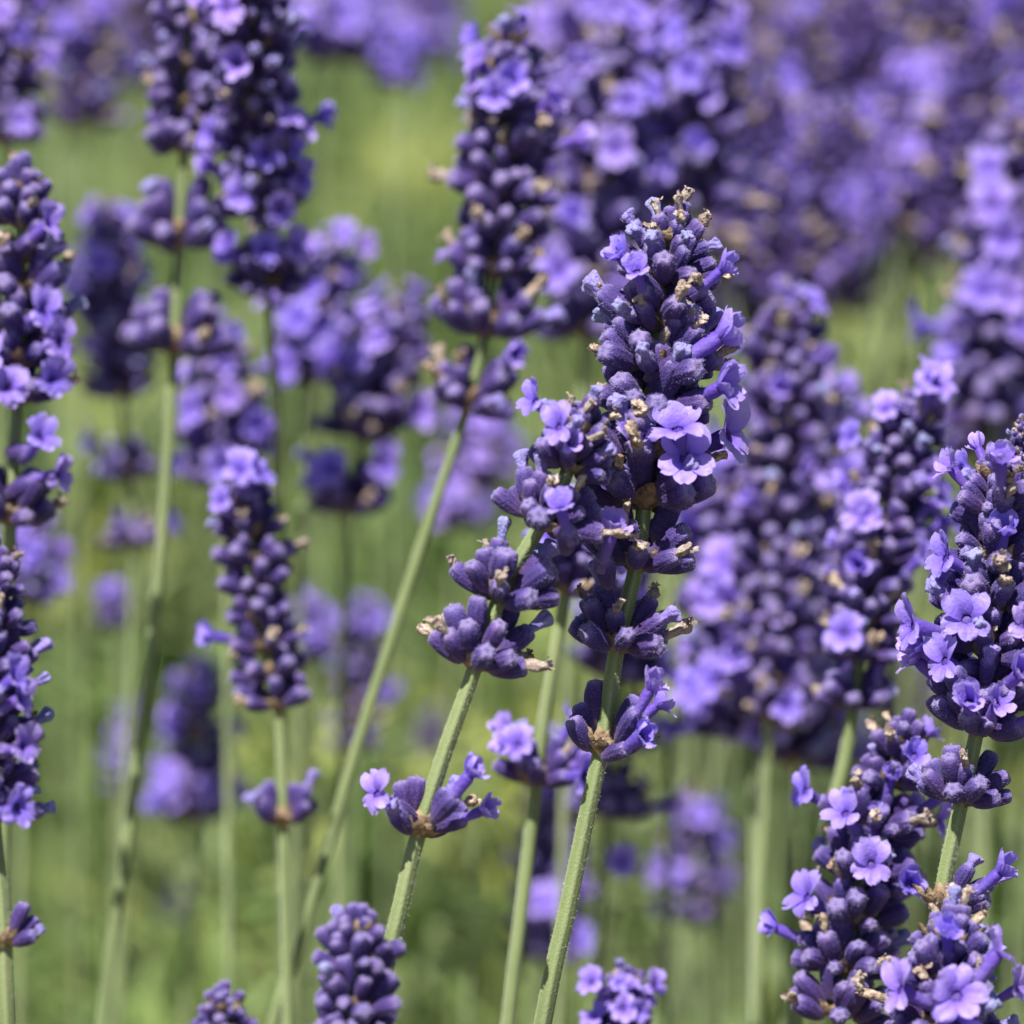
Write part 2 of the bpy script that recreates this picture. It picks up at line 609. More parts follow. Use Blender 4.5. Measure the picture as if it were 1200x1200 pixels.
def whorl_slots(style, r, n=None, yaw=0.0):
    """(azimuth, elevation, base radius mm, base height mm, scale) for each bud of a whorl; azimuth 0 = to the right, -90 = towards the viewer"""
    out = []
    if style == 'full':
        for cnt, el, rb, z in ((8, 22, 2.5, .2), (7, 42, 2.2, 1.2), (4, 64, 1.4, 2.2)):
            off = r.uniform(0, 360)
            for k in range(cnt):
                out.append((off + 360 * k / cnt + r.uniform(-17, 17), el + r.uniform(-16, 16), rb, z + r.uniform(-.7, .7), r.uniform(.78, 1.14)))
    elif style == 'loose':
        for cnt, el, rb, z in ((6, 30, 2.2, .4), (4, 55, 1.8, 1.4)):
            off = r.uniform(0, 360)
            for k in range(cnt):
                out.append((off + 360 * k / cnt + r.uniform(-18, 18), el + r.uniform(-12, 12), rb, z + r.uniform(-.4, .4), r.uniform(.88, 1.1)))
    elif style == 'split':      # two opposite cymes, stem bare between them
        for side in (0, 180):
            for az, el, rb, z in ((-60, 22, 1.7, .0), (-18, 28, 2.0, .1), (32, 26, 1.9, .1), (68, 30, 1.6, .1), (-42, 52, 1.7, 1.5), (6, 50, 1.9, 1.6), (48, 55, 1.6, 1.6), (-12, 74, 1.6, 3.0)):
                out.append((side + yaw + az + r.uniform(-9, 9), el + r.uniform(-9, 9), rb, z + r.uniform(-.3, .3), r.uniform(.9, 1.1)))
    elif style == 'sparse':
        for side in (0, 180):
            for az, el, rb, z in ((-42, 34, 1.7, .0), (30, 38, 1.7, .1), (-6, 58, 1.8, 1.3), (-20, 76, 1.5, 2.6)):
                out.append((side + yaw + az + r.uniform(-10, 10), el + r.uniform(-9, 9), rb, z + r.uniform(-.3, .3), r.uniform(.9, 1.1)))
    elif style == 'one_side':
        for az, el, rb, z in ((-30, 22, 1.8, .2), (20, 38, 1.7, .8), (0, 62, 1.4, 1.8)):
            out.append((yaw + az, el + r.uniform(-6, 6), rb, z, r.uniform(.9, 1.1)))
    elif style == 'tip':
        for cnt, el, rb, z in ((6, 40, 1.3, -1.6), (5, 60, .9, 0), (3, 80, .4, 1.2)):
            off = r.uniform(0, 360)
            for k in range(cnt):
                out.append((off + 360 * k / cnt + r.uniform(-14, 14), el + r.uniform(-9, 9), rb, z, r.uniform(.72, .95)))
    return out


def slot_matrix(s, sc):
    az, el, rb, z, k = s
    ra = Vector((math.cos(R(az)), math.sin(R(az)), 0))
    d = ra * math.cos(R(el)) + Vector((0, 0, math.sin(R(el))))
    # +Y of the bud frame turns to the stem tip, so a flower's upper lobes stand upright
    x = Vector((-math.sin(R(az)), math.cos(R(az)), 0))
    M = frame((ra * rb + Vector((0, 0, z))) * MM * sc, d, x)
    return M @ Matrix.Scale(sc * k, 4)


def vary(r, a=.1, b=.14):
    return Matrix.Diagonal((1.05 + r.uniform(-a, a), 1.05 + r.uniform(-a, a), .89 + r.uniform(-b, b), 1))


def roll(r):
    return Matrix.Rotation(r.uniform(0, 6.283), 4, 'Z')


WHORL_COUNT = 0


def build_whorl(root, base, pos, axis, style, sc, r, mixp, flowers=(), yaw=0.0):
    """a whorl part with its buds and flowers as sub-parts. flowers: list of (face point, direction) in world space"""
    W = frame(pos, axis, RIGHT)
    Wl = W.copy()
    Wl.translation = pos - base
    wh = link('flower_whorl', r.choice(ME['flower_whorl']), root, Wl @ Matrix.Scale(sc, 4))
    inv = (W @ Matrix.Scale(sc, 4)).inverted()
    taken = []
    for f, d, half, fs in flowers:
        x = d.cross(UP)
        x = -x if x.length > .1 else RIGHT
        k = sc * fs * r.uniform(.93, 1.07)
        FM = frame(f - d * FL_L * MM * k, d, x)
        if FM.col[1].to_3d().dot(UP) < 0:
            FM = frame(f - d * FL_L * MM * k, d, -x)
        FM = FM @ Matrix.Scale(k, 4) @ vary(r, .14, .05)
        kind = 'half_open_flower' if half else 'open_flower'
        link('open_flower', r.choice(ME[kind]), wh, inv @ FM)
        # the calyx that holds it
        start = f - d * FL_L * MM * k
        axp = pos + axis * MM * 1.0
        bd = ((start + d * .9 * MM) - axp)
        bd = (bd.normalized() + d * 1.3).normalized()
        BM = frame(start + d * 1.0 * MM - bd * BUD_L * MM * sc, bd, RIGHT) @ Matrix.Scale(sc, 4)
        link('bud', r.choice(ME['bud']), wh, inv @ BM)
        taken.append((f, start))
    po, ph, py, pw = mixp
    for s in whorl_slots(style, r, yaw=yaw):
        M = W @ slot_matrix(s, sc)
        tip = M @ Vector((0, 0, BUD_L * MM))
        if any((tip - f).length < 2.6 * MM or (tip - st).length < 1.6 * MM for f, st in taken):
            continue
        VB = vary(r)
        link('bud', r.choice(ME['bud']), wh, inv @ M @ roll(r) @ VB)
        u = r.random()
        E = M @ Matrix.Translation((0, 0, (BUD_L * VB[2][2] - .25) * MM))
        if u < po:
            F = M @ Matrix.Translation((0, 0, (BUD_L - 2.2) * MM)) @ Matrix.Rotation(r.uniform(-.55, .3), 4, 'X') @ Matrix.Rotation(r.uniform(-.6, .6), 4, 'Z') @ Matrix.Scale(r.uniform(.95, 1.15), 4) @ vary(r, .16, .1)
            link('open_flower', r.choice(ME['open_flower']), wh, inv @ F)
        elif u < po + ph:
            F = M @ Matrix.Translation((0, 0, (BUD_L - 3.4) * MM)) @ Matrix.Rotation(r.uniform(-.2, .2), 4, 'X')
            link('open_flower', r.choice(ME['half_open_flower']), wh, inv @ F)
        elif u < po + ph + py:
            link('folded_flower', r.choice(ME['folded_flower']), wh, inv @ E @ roll(r))
        elif u < po + ph + py + pw:
            link('withered_flower', r.choice(ME['withered_flower']), wh, inv @ E @ roll(r) @ Matrix.Rotation(r.uniform(-.5, .5), 4, 'X') @ Matrix.Diagonal((r.uniform(.6, .95), r.uniform(.6, .95), r.uniform(.6, 1.0), 1)))
    return wh


def composite(style, seed, mixp, yaw=0):
    """a whole whorl in one mesh, for spikes too far out of focus to show single buds"""
    r = random.Random(seed)
    b = MBld()
    b.merge(r.choice(FAR_R), Matrix())
    po, ph, py, pw = mixp
    for s in whorl_slots(style, r, yaw=yaw):
        M = slot_matrix(s, 1)
        VB = vary(r)
        b.merge(r.choice(FAR_B), M @ roll(r) @ VB)
        u = r.random()
        E = M @ Matrix.Translation((0, 0, (BUD_L * VB[2][2] - .25) * MM))
        if u < po + ph:
            b.merge(r.choice(FAR_O), M @ Matrix.Translation((0, 0, (BUD_L - 2.2) * MM)) @ Matrix.Rotation(r.uniform(-.5, .3), 4, 'X') @ Matrix.Scale(1.2, 4))
        elif u < po + ph + py:
            b.merge(r.choice(FAR_Y), E)
        elif u < po + ph + py + pw:
            b.merge(r.choice(FAR_W), E @ roll(r))
    return b.mesh('flower_whorl')


MIX_MAIN = (.0, .02, .12, .30)
MIX_BUDS = (.0, .0, .10, .07)
MIX_SOME = (.07, .05, .11, .20)
MIX_OPEN = (.20, .08, .10, .10)
MIX_LOTS = (.34, .08, .08, .08)
COMP = {}
for nm, mp in (('some', (.08, .04, .10, .30)), ('lots', (.32, .06, .06, .16)), ('dark', (.02, .01, .06, .22))):
    COMP[nm] = {'full': [composite('full', 300 + i, mp) for i in range(6)], 'tip': [composite('tip', 400 + i, mp) for i in range(3)],
                'split': [composite('split', 500 + i, mp, i * 25) for i in range(3)]}

GROUP = "lavender spikes in the field"


def lavender(label, pts, d, head, w=165, extra=(), mixp=MIX_SOME, flowers=(), style='full', step=5.2, rs=(.8, 1.06), lean=0.0, seed=1, far=None, sway=0.0, detail=False, tipw=.72, tipmix=None):
    """one flower stalk. pts: photo pixels of the axis, top to bottom; d: metres from the camera; head: pixel rows of the dense spike;
    extra: (row, style, yaw) of whorls lower down; w: pixel width of the spike at its widest"""
    r = random.Random(seed)
    px2m = .24 * d / 1200

    def dep(py):
        return d + lean * (py - head[0]) / 1200
    P3 = [P(x, y, dep(y)) for x, y in pts]
    last, prev = pts[-1], pts[-2]
    # carry the stem on from the frame's edge to the ground, slowly turning upright
    tail = P3[-1]
    dirn = (P3[-1] - P3[-2]).normalized()
    down = Vector((sway, 0, -1))
    pp, dd = tail, dirn
    while pp.z > .0:
        dd = (dd * .8 + down * .2).normalized()
        if dd.z > -.4:
            dd.z = -.4
            dd.normalize()
        pp = pp + dd * .05
        P3.append(pp.copy())
    base = P3[-1] * 1.0
    base.z = 0.0
    path = catmull(P3, 10)
    # rows of the path in the photo, for looking up a place on the axis
    rows = []
    for q in path:
        v = q - CAM
        dz = v.dot(FWD)
        rows.append(600 - v.dot(UP) / dz * 5000)

    def at_row(py):
        i = 0
        while i < len(rows) - 2 and rows[i + 1] < py:
            i += 1
        u = (py - rows[i]) / max(1e-6, rows[i + 1] - rows[i])
        p = path[i].lerp(path[i + 1], min(1, max(0, u)))
        a = (path[i] - path[i + 1]).normalized()
        return p, a

    root = bpy.data.objects.new('lavender_stalk', None)
    col.objects.link(root)
    root.empty_display_size = .02
    root.location = base
    root['label'] = label
    root['category'] = 'lavender'
    root['group'] = GROUP
    smax = w / 2 * px2m / (8.7 * MM)
    if d > .62:
        rs = (min(rs[0], .72), min(rs[1], .85))
    if d > .69:
        rs = (min(rs[0], .6), min(rs[1], .7))
    if d > .79:
        rs = (min(rs[0], .42), min(rs[1], .5))
    k0 = 0
    # stem starts just under the tip buds
    ptip, _ = at_row(head[0] + 5.5 * smax * MM / px2m)
    best = min(range(len(path)), key=lambda i: (path[i] - ptip).length)
    spath = path[best:]
    link('stem', stem_mesh(spath, rs[0] * MM, rs[1] * MM, base, detail), root, Matrix())

    # rows of whorls
    y_tip = head[0] + 5.2 * smax * tipw / .72 * MM / px2m
    sp = step * smax * MM / px2m
    ws = [(y_tip, 'tip', 0, smax * .86)]
    y = y_tip + sp * .8
    i = 0
    bottom = head[1] - 1.0 * MM / px2m
    n = max(1, int(round((bottom - y) / sp)) + 1)
    for i in range(n):
        yy = y + (bottom - y) * (i / max(1, n - 1)) if n > 1 else (y + bottom) / 2
        taper = min(1, tipw + (1 - tipw) * (i + .6) / 2.2)
        ws.append((yy, style, r.uniform(0, 180), smax * taper))
    for e in extra:
        ws.append((e[0], e[1], e[2], smax * (e[3] if len(e) > 3 else .95)))
    wpos = [(a[0], at_row(a[0])) for a in ws]
    # hand each placed flower to the whorl just below its face
    given = {k: [] for k in range(len(ws))}
    for f in flowers:
        fx, fy = f[0], f[1]
        k = min(range(len(ws)), key=lambda q: abs(ws[q][0] - (fy + 2.5 * MM / px2m)))
        p, a = at_row(fy)
        v = p - CAM
        ax = 600 + v.dot(RIGHT) / v.dot(FWD) * 5000
        dx = (fx - ax) * px2m
        Rr = 8.6 * MM * smax
        dz = math.sqrt(max(0.0, Rr * Rr - dx * dx))
        face = p + RIGHT * dx - FWD * dz
        if len(f) > 2 and f[2] is not None:
            dr = (RIGHT * f[2][0] + UP * f[2][1] - FWD * f[2][2]).normalized()
        else:
            dr = (face - (p - a * 2.5 * MM)).normalized()
        dr = (dr + UP * .3).normalized()
        given[k].append((face, dr, len(f) > 3 and f[3], f[4] if len(f) > 4 else 1.0))
    for k, (yy, st, yaw, sc) in enumerate(ws):
        p, a = wpos[k][1]
        if far:
            kind = st if st in ('full', 'tip', 'split') else 'split' if st in ('sparse', 'one_side') else 'full'
            W = frame(p - base, a, RIGHT) @ Matrix.Rotation(R(yaw), 4, 'Z') @ Matrix.Scale(sc, 4)
            link('flower_whorl', r.choice(COMP[far][kind]), root, W)
        else:
            build_whorl(root, base, p, a, st, sc, r, tipmix if tipmix and st == 'tip' else mixp, given[k], yaw)
    return root


# ------------------------------------------------------------------ ground and foliage
def build_ground():
    n = 60
    xs = np.linspace(-40, 40, n)
    ys = np.linspace(-5, 75, n)
    V = [(x, y, 0.0) for y in ys for x in xs]
    F = [(j * n + i, j * n + i + 1, (j + 1) * n + i + 1, (j + 1) * n + i) for j in range(n - 1) for i in range(n - 1)]
    me = bpy.data.meshes.new('ground')
    me.from_pydata(V, [], F)
    me.materials.append(MSOIL)
    o = link('ground', me)
    o['kind'] = 'structure'


def build_foliage():
    """the green body of the plants: narrow leaves and bare shoots, one uncountable mass"""
    g = nprng
    V, F, T = [], [], []
    nb = 0

    def blades(n, y0, y1, hfun, L, Wd, upright, tr, rise=None):
        nonlocal nb
        y = y0 + (y1 - y0) * g.random(n) ** 1.3
        x = (g.random(n) * 2 - 1) * (.16 * y + .22)
        z = hfun(x, y) * (g.random(n) ** (.45 if rise is None else rise))
        az = g.random(n) * 2 * math.pi
        el = np.radians(upright[0] + (upright[1] - upright[0]) * g.random(n))
        ln = L[0] + (L[1] - L[0]) * g.random(n)
        wd = Wd[0] + (Wd[1] - Wd[0]) * g.random(n)
        dx, dy, dz = np.cos(az) * np.cos(el), np.sin(az) * np.cos(el), np.sin(el)
        sa = g.random(n) * 2 * math.pi
        sx, sy = np.cos(sa), np.sin(sa)
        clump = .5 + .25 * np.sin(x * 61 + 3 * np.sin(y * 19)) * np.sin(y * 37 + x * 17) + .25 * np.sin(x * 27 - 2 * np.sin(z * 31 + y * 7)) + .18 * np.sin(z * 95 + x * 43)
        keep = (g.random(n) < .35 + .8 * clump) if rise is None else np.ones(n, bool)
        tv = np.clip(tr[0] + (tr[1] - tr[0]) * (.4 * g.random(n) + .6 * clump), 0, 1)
        droop = g.random(n) * .25
        pts = []
        for k, (u, wk) in enumerate(((0, .5), (.35, 1), (.75, .85), (1, .12))):
            cx, cy, cz = x + dx * ln * u, y + dy * ln * u, z + dz * ln * u - droop * ln * u * u
            pts.append(np.stack((cx - sx * wd * wk, cy - sy * wd * wk, cz), 1))
            pts.append(np.stack((cx + sx * wd * wk, cy + sy * wd * wk, cz), 1))
        A = np.stack(pts, 1)[keep]    # n, 8, 3
        tv = tv[keep]
        n = len(tv)
        V.append(A.reshape(-1, 3))
        idx = (nb + np.arange(n) * 8)[:, None]
        for k in range(3):
            F.append(np.concatenate((idx + 2 * k, idx + 2 * k + 1, idx + 2 * k + 3, idx + 2 * k + 2), 1))
        T.append(np.repeat(tv, 8))
        nb += n * 8

    def mound(x, y):
        return .27 + .05 * np.sin(x * 9 + 1.3) * np.sin(y * 5) + .04 * np.sin(y * 13 + x * 21)
    def tufts(n, per, y0, y1, top):
        nonlocal nb
        cy = y0 + (y1 - y0) * g.random(n)
        cx = (g.random(n) * 2 - 1) * (.15 * cy + .2)
        cz = top * (.55 + .45 * g.random(n))
        ct = g.random(n)
        k = np.repeat(np.arange(n), per)
        m = n * per
        az = g.random(m) * 2 * math.pi
        el = np.radians(15 + 70 * g.random(m))
        ln = .025 + .03 * g.random(m)
        wd = .0014 + .0014 * g.random(m)
        dx, dy, dz = np.cos(az) * np.cos(el), np.sin(az) * np.cos(el), np.sin(el)
        x, y, z = (c[k] + .008 * g.standard_normal(m) for c in (cx, cy, cz))
        sa = az + math.pi / 2 + g.standard_normal(m) * .4
        pts = []
        for u, wk in ((0, .45), (.35, 1), (.75, .85), (1, .12)):
            c = np.stack((x + dx * ln * u, y + dy * ln * u, z + dz * ln * u - .25 * ln * u * u), 1)
            o = np.stack((np.cos(sa) * wd * wk, np.sin(sa) * wd * wk, 0 * wd), 1)
            pts += [c - o, c + o]
        V.append(np.stack(pts, 1).reshape(-1, 3))
        idx = (nb + np.arange(m) * 8)[:, None]
        for q in range(3):
            F.append(np.concatenate((idx + 2 * q, idx + 2 * q + 1, idx + 2 * q + 3, idx + 2 * q + 2), 1))
        T.append(np.repeat(np.clip(ct[k] + .12 * g.standard_normal(m), 0, 1), 8))
        nb += m * 8
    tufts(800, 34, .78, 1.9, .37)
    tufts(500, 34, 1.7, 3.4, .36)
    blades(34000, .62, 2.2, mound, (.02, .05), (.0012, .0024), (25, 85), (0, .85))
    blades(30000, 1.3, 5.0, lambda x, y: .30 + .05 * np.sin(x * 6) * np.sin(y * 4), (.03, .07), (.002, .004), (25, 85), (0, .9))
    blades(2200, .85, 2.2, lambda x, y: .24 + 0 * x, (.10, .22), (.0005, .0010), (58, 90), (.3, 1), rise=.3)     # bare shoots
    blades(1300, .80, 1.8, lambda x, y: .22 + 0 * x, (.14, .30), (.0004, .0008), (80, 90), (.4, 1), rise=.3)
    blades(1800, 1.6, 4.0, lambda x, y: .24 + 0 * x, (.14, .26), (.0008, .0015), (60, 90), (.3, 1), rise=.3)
    Va = np.concatenate(V)
    Fa = np.concatenate(F)
    Ta = np.concatenate(T)
    me = bpy.data.meshes.new('lavender_foliage')
    me.vertices.add(len(Va))
    me.vertices.foreach_set('co', Va.ravel())
    me.loops.add(Fa.size)
    me.loops.foreach_set('vertex_index', Fa.ravel().astype(np.int32))
    me.polygons.add(len(Fa))
    me.polygons.foreach_set('loop_start', (np.arange(len(Fa)) * 4).astype(np.int32))
    me.polygons.foreach_set('use_smooth', np.ones(len(Fa), bool))
    a = me.attributes.new('t', 'FLOAT', 'POINT')
    a.data.foreach_set('value', Ta.astype(np.float32))
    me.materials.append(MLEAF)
    me.update(calc_edges=True)
    me.validate()
    o = link('lavender_foliage', me)
    o['label'] = 'soft green mass of narrow lavender leaves and bare shoots behind the spikes'
    o['category'] = 'foliage'
    o['kind'] = 'stuff'


build_ground()
build_foliage()

# ------------------------------------------------------------------ the spikes one can tell apart
C = lavender
# --- in focus
C('sharp tall spike in the centre with tan withered tips, on a smooth green stem',
  [(795, 235), (778, 350), (765, 470), (756, 580), (746, 660), (722, 765), (708, 860), (690, 945), (664, 1070), (636, 1200)], .55, (232, 600), w=188,
  extra=[(664, 'split', 10, .9), (760, 'split', 20, .84), (880, 'sparse', 5, .82)], mixp=MIX_MAIN, tipmix=(0, 0, .12, .5), seed=11, detail=True,
  flowers=[(800, 535, (-.05, .15, 1)), (858, 508, (.9, .1, .55)), (790, 500, (-.2, .7, .7)), (845, 318, (.8, .45, .3), True), (722, 300, (-.7, .6, .2), True), (742, 318, (-.3, .6, .7), True),
           (716, 618, (.3, .8, .45), True), (752, 855, (.6, .25, .7), True), (762, 800, (.6, .8, .3), True), (845, 395, (.9, .3, .1), True)])
C('sharp leaning spike touching the tall centre one, two pale open flowers on its upper left',
  [(690, 468), (662, 560), (628, 625), (592, 685), (568, 750), (545, 815), (520, 885), (488, 985), (470, 1060), (440, 1200)], .538, (462, 625), w=165,
  extra=[(702, 'split', 10, .98), (780, 'split', 60, 1.0), (976, 'sparse', 10, .9)], mixp=(.0, .02, .22, .24), seed=23, detail=True,
  flowers=[(622, 455, (-.75, .35, .5)), (652, 500, (-.55, .2, .8)), (655, 592, (-.3, .75, .5), True), (440, 925, (-.7, .25, .7)), (570, 945, (.85, .1, .5), True), (553, 900, (.7, .7, .2), True)])
C('sharp spike at the right edge with a pale round open flower on its left side',
  [(1172, 528), (1166, 640), (1158, 760), (1146, 850), (1122, 960), (1104, 1050), (1088, 1200)], .55, (520, 830), w=160,
  extra=[(858, 'split', 40, .95), (940, 'split', 30, .85), (1062, 'one_side', -10, .95)], mixp=(.02, .06, .12, .10), seed=31, detail=True,
  flowers=[(1125, 722, (-.15, .1, 1)), (1098, 650, (-.9, .2, .4)), (1097, 770, (-.75, .1, .6)), (1165, 540, (0, .8, .6), True), (1198, 730, (.3, .1, .9)), (1168, 1015, (.8, .5, .3), True)])
C('leaning spike at lower right with many open lilac flowers, behind the right edge spike',
  [(1062, 838), (1040, 930), (1015, 1010), (996, 1090), (982, 1200)], .575, (830, 1200), w=150, mixp=MIX_SOME, seed=41, style='full', step=6.4,
  flowers=[(1015, 1005, (-.05, .1, 1)), (1062, 1030, (.2, .0, 1), True), (940, 925, (-.7, .2, .6)), (983, 945, (-.5, .5, .6)), (1105, 960, (.9, -.1, .4)), (938, 1045, (-.8, .3, .5)), 
           (1065, 880, (0, .3, .9), True), (905, 1085, (-.95, .2, .2), True)])
C('sharp spike low in the bottom right corner, pinkish withered tip and open flowers either side',
  [(1118, 1060), (1112, 1130), (1108, 1200), (1104, 1260)], .535, (1052, 1290), w=190, mixp=(.02, .05, .14, .16), seed=47, tipmix=(0, 0, .1, .32), detail=True,
  flowers=[(1045, 1150, (-.9, .2, .4)), (1190, 1150, (.9, .3, .4)), (1110, 1188, (0, .3, .9)), (1162, 1105, (.7, .7, .1))])
C('bare budded spike rising from the bottom edge in front of the thin leaning stem',
  [(420, 1055), (418, 1120), (414, 1200), (410, 1270)], .515, (1052, 1290), w=150, mixp=(0, 0, .03, .04), seed=54, style='full', step=5.4, detail=True)
C('tip of a budded spike just showing at the bottom edge, left of another',
  [(262, 1152), (260, 1200), (257, 1270)], .51, (1150, 1300), w=120, mixp=(0, 0, .03, .05), seed=59, style='loose')
C('large blue spike cut by the left edge, open flowers low on its right side',
  [(-14, 628), (-12, 740), (-10, 850), (-8, 960), (2, 1060), (8, 1200)], .525, (622, 970), w=140,
  extra=[(1108, 'one_side', 0, .9)], mixp=MIX_BUDS, seed=61, detail=True,
  flowers=[(32, 815, (.9, .2, .5)), (35, 870, (.85, 0, .6)), (30, 940, (.8, 0, .7)), (25, 790, (.8, .4, .4))])
C('tan tipped bud cluster of a spike cut by the right edge above the sharp one', [(1206, 480), (1209, 560), (1215, 700), (1218, 1200)], .56, (478, 640), w=60, mixp=(0, 0, .1, .5), seed=67)

# --- slightly behind the focus
C('spike crowned by one open lilac flower, just left of the sharp right edge spike',
  [(1085, 450), (1055, 540), (1030, 640), (1012, 740), (1003, 800), (990, 890), (960, 1010), (930, 1200)], .615, (446, 735), w=126,
  extra=[(772, 'split', 30, .95), (828, 'split', 10, .95)], mixp=(.05, .04, .12, .16), seed=71,
  flowers=[(1094, 440, (.35, .5, .6), False, 1.35), (1078, 452, (-.6, .6, .4)), (1005, 600, (-.3, .1, 1)), (995, 510, (-.8, .3, .5)), (1095, 560, (.9, .1, .3)), (1000, 660, (-.2, 0, 1), True)])
C('slim dark budded spike left of centre with a bright open flower on its tip',
  [(280, 520), (290, 610), (303, 700), (318, 780), (328, 850), (332, 940), (335, 1060), (338, 1200)], .625, (535, 838), w=118,
  extra=[(965, 'sparse', 10, .95)], mixp=MIX_BUDS, seed=73, style='loose', step=4.7,
  flowers=[(286, 548, (.1, .5, .8), False, 1.3), (260, 585, (-.6, .3, .7), False, 1.2), (310, 552, (.7, .5, .4), False, 1.2), (245, 745, (-.8, -.1, .4), True)])
C('tan tipped spike cut by the left edge, bright open flowers all down its right',
  [(22, 190), (25, 300), (22, 420), (18, 500), (14, 580), (8, 760), (0, 1200)], .60, (184, 478), w=150, style='loose', extra=[(610, 'split', 0, 1.0)], mixp=(.05, .02, .1, .12), seed=79,
  flowers=[(65, 265, (.8, .3, .5)), (62, 365, (.7, .1, .7)), (78, 400, (.8, 0, .6)), (70, 445, (.7, -.1, .7)), (18, 455, (0, 0, 1)), (58, 510, (.6, .4, .6)), (75, 555, (.9, -.1, .4))])
C('tall dark spike reaching past the top edge, with two whorls spaced well below its head',
  [(235, -190), (230, -60), (224, 60), (216, 190), (210, 280), (206, 380), (200, 480), (186, 680), (158, 920), (120, 1200)], .648, (-185, 185), w=128,
  extra=[(286, 'split', 0, 1.22), (411, 'split', 0, 1.22)], mixp=MIX_BUDS, seed=83, style='full', step=6.6)
C('spike with big open flowers, pressed against the tall dark one at the top',
  [(278, -90), (292, 0), (300, 100), (306, 200), (312, 320), (318, 400), (328, 560), (334, 1200)], .62, (-85, 250), w=128, rs=(.55, .6),
  extra=[(335, 'split', 20, 1.05)], mixp=(.07, .04, .12, .1), seed=89, lean=.09,
  flowers=[(315, 185, (0, 0, 1)), (352, 180, (.8, .2, .5)), (360, 210, (.8, -.3, .5)), (285, 232, (-.1, 0, 1)), (315, 295, (0, 0, 1)), (352, 292, (.7, .1, .7)), (340, 140, (.5, .6, .4)), (262, 290, (-.8, .4, .4), True)])
C('tall spike near the top on a long stem leaning to the lower left',
  [(600, 18), (598, 120), (590, 240), (575, 350), (560, 430), (540, 500), (500, 620), (455, 760), (420, 870), (350, 1110), (320, 1200)], .63, (15, 330), w=142,
  extra=[(390, 'split', 10, 1.15), (478, 'split', 0, 1.05)], mixp=(.03, .04, .14, .14), seed=97,
  flowers=[(580, 118, (-.1, 0, 1)), (560, 75, (-.6, .5, .5), True), (645, 125, (.7, .2, .7), True), (555, 100, (-.9, .2, .3)), (605, 415, (.4, 0, .9), True)])
C('low whorl with a pale hooked flower on the straight stem between the two sharp stems',
  [(688, 560), (672, 640), (655, 740), (638, 840), (626, 940), (612, 1060), (596, 1200)], .60, (556, 700), w=130,
  extra=[(918, 'split', 10, 1.0)], mixp=(.08, .05, .2, .1), seed=101,
  flowers=[(605, 868, (-.3, .4, .9)), (588, 870, (-.8, .4, .2), True)])
C('short spike of open lilac flowers at the bottom edge, right of the sharp stem',
  [(730, 1138), (728, 1170), (724, 1230), (720, 1290)], .60, (1132, 1320), w=112, mixp=MIX_OPEN, seed=103, style='loose',
  flowers=[(690, 1145, (-.6, .4, .6)), (768, 1148, (.6, .3, .7)), (730, 1175, (0, .2, 1)), (748, 1180, (.4, 0, 1))])

# --- softly blurred, still single buds
C('blurred spike with a tan crumpled tip right of the sharp centre spike',
  [(926, 332), (922, 430), (916, 540), (910, 640), (906, 760), (898, 900), (886, 1200)], .665, (330, 850), w=126, mixp=(.07, .04, .10, .2), seed=107,
  flowers=[(912, 455, (0, .2, 1), True), (858, 400, (-.8, .4, .4))])
C('blurred flower-laden spike low beside the sharp centre spike, big violet-blue blooms on its left',
  [(858, 545), (862, 640), (870, 740), (880, 860), (884, 960), (886, 1200)], .68, (540, 870), w=165, mixp=(.18, .05, .08, .14), seed=109,
  flowers=[(830, 700, (-.3, 0, 1)), (845, 660, (0, .2, 1)), (890, 850, (.1, 0, 1)), (810, 820, (-.8, -.2, .5)), (835, 790, (-.5, 0, .8)), (935, 820, (.5, 0, .8))])
C('blurred spike half hidden behind the flower-crowned one, lilac blooms in its middle',
  [(962, 370), (955, 470), (945, 600), (935, 720), (928, 860), (920, 1200)], .71, (430, 900), w=140, mixp=(.14, .05, .1, .14), seed=113)
C('blurred dense spike with pale flowers behind the tip of the sharp centre one',
  [(722, 25), (715, 120), (702, 240), (690, 360), (680, 480), (670, 620), (655, 1200)], .70, (22, 400), w=138, mixp=(.06, .04, .12, .18), seed=127,
  flowers=[(735, 125, (.1, .1, 1)), (760, 110, (.6, .4, .6)), (775, 190, (.5, 0, .9)), (720, 180, (0, 0, 1))])
C('blurred spike with a light lilac flower high on its right, up at the top edge',
  [(812, -30), (815, 60), (812, 160), (808, 260), (800, 380), (790, 600), (780, 1200)], .715, (-20, 250), w=138, mixp=(.08, .04, .1, .2), seed=131,
  flowers=[(790, 45, (-.5, .3, .8)), (858, 60, (.6, .2, .7)), (862, 25, (.7, .3, .5))])
C('dark blurred spike cut by the upper left corner',
  [(12, -60), (12, 40), (8, 140), (4, 260), (0, 500), (-10, 1200)], .70, (-50, 175), w=100, mixp=(.08, .03, .1, .12), seed=137, flowers=[(8, 20, (.2, .2, 1)), (30, 45, (.8, 0, .6))])
C('dusky blurred spike between the left edge spike and the tall dark one',
  [(128, 230), (130, 330), (140, 440), (150, 560), (156, 660), (150, 900), (140, 1200)], .735, (235, 470), w=100, mixp=(.1, .03, .14, .14), extra=[(560, 'split', 20), (640, 'full', 0)], seed=139)
C('blurred spike tucked low behind the slim dark budded one, pale lilac on both sides',
  [(262, 375), (262, 450), (262, 560), (266, 700), (270, 1200)], .705, (380, 570), w=118, mixp=(.12, .05, .1, .16), seed=149, flowers=[(275, 395, (.3, .3, .9), True), (226, 480, (-.7, 0, .6)), (300, 500, (.7, 0, .6))])
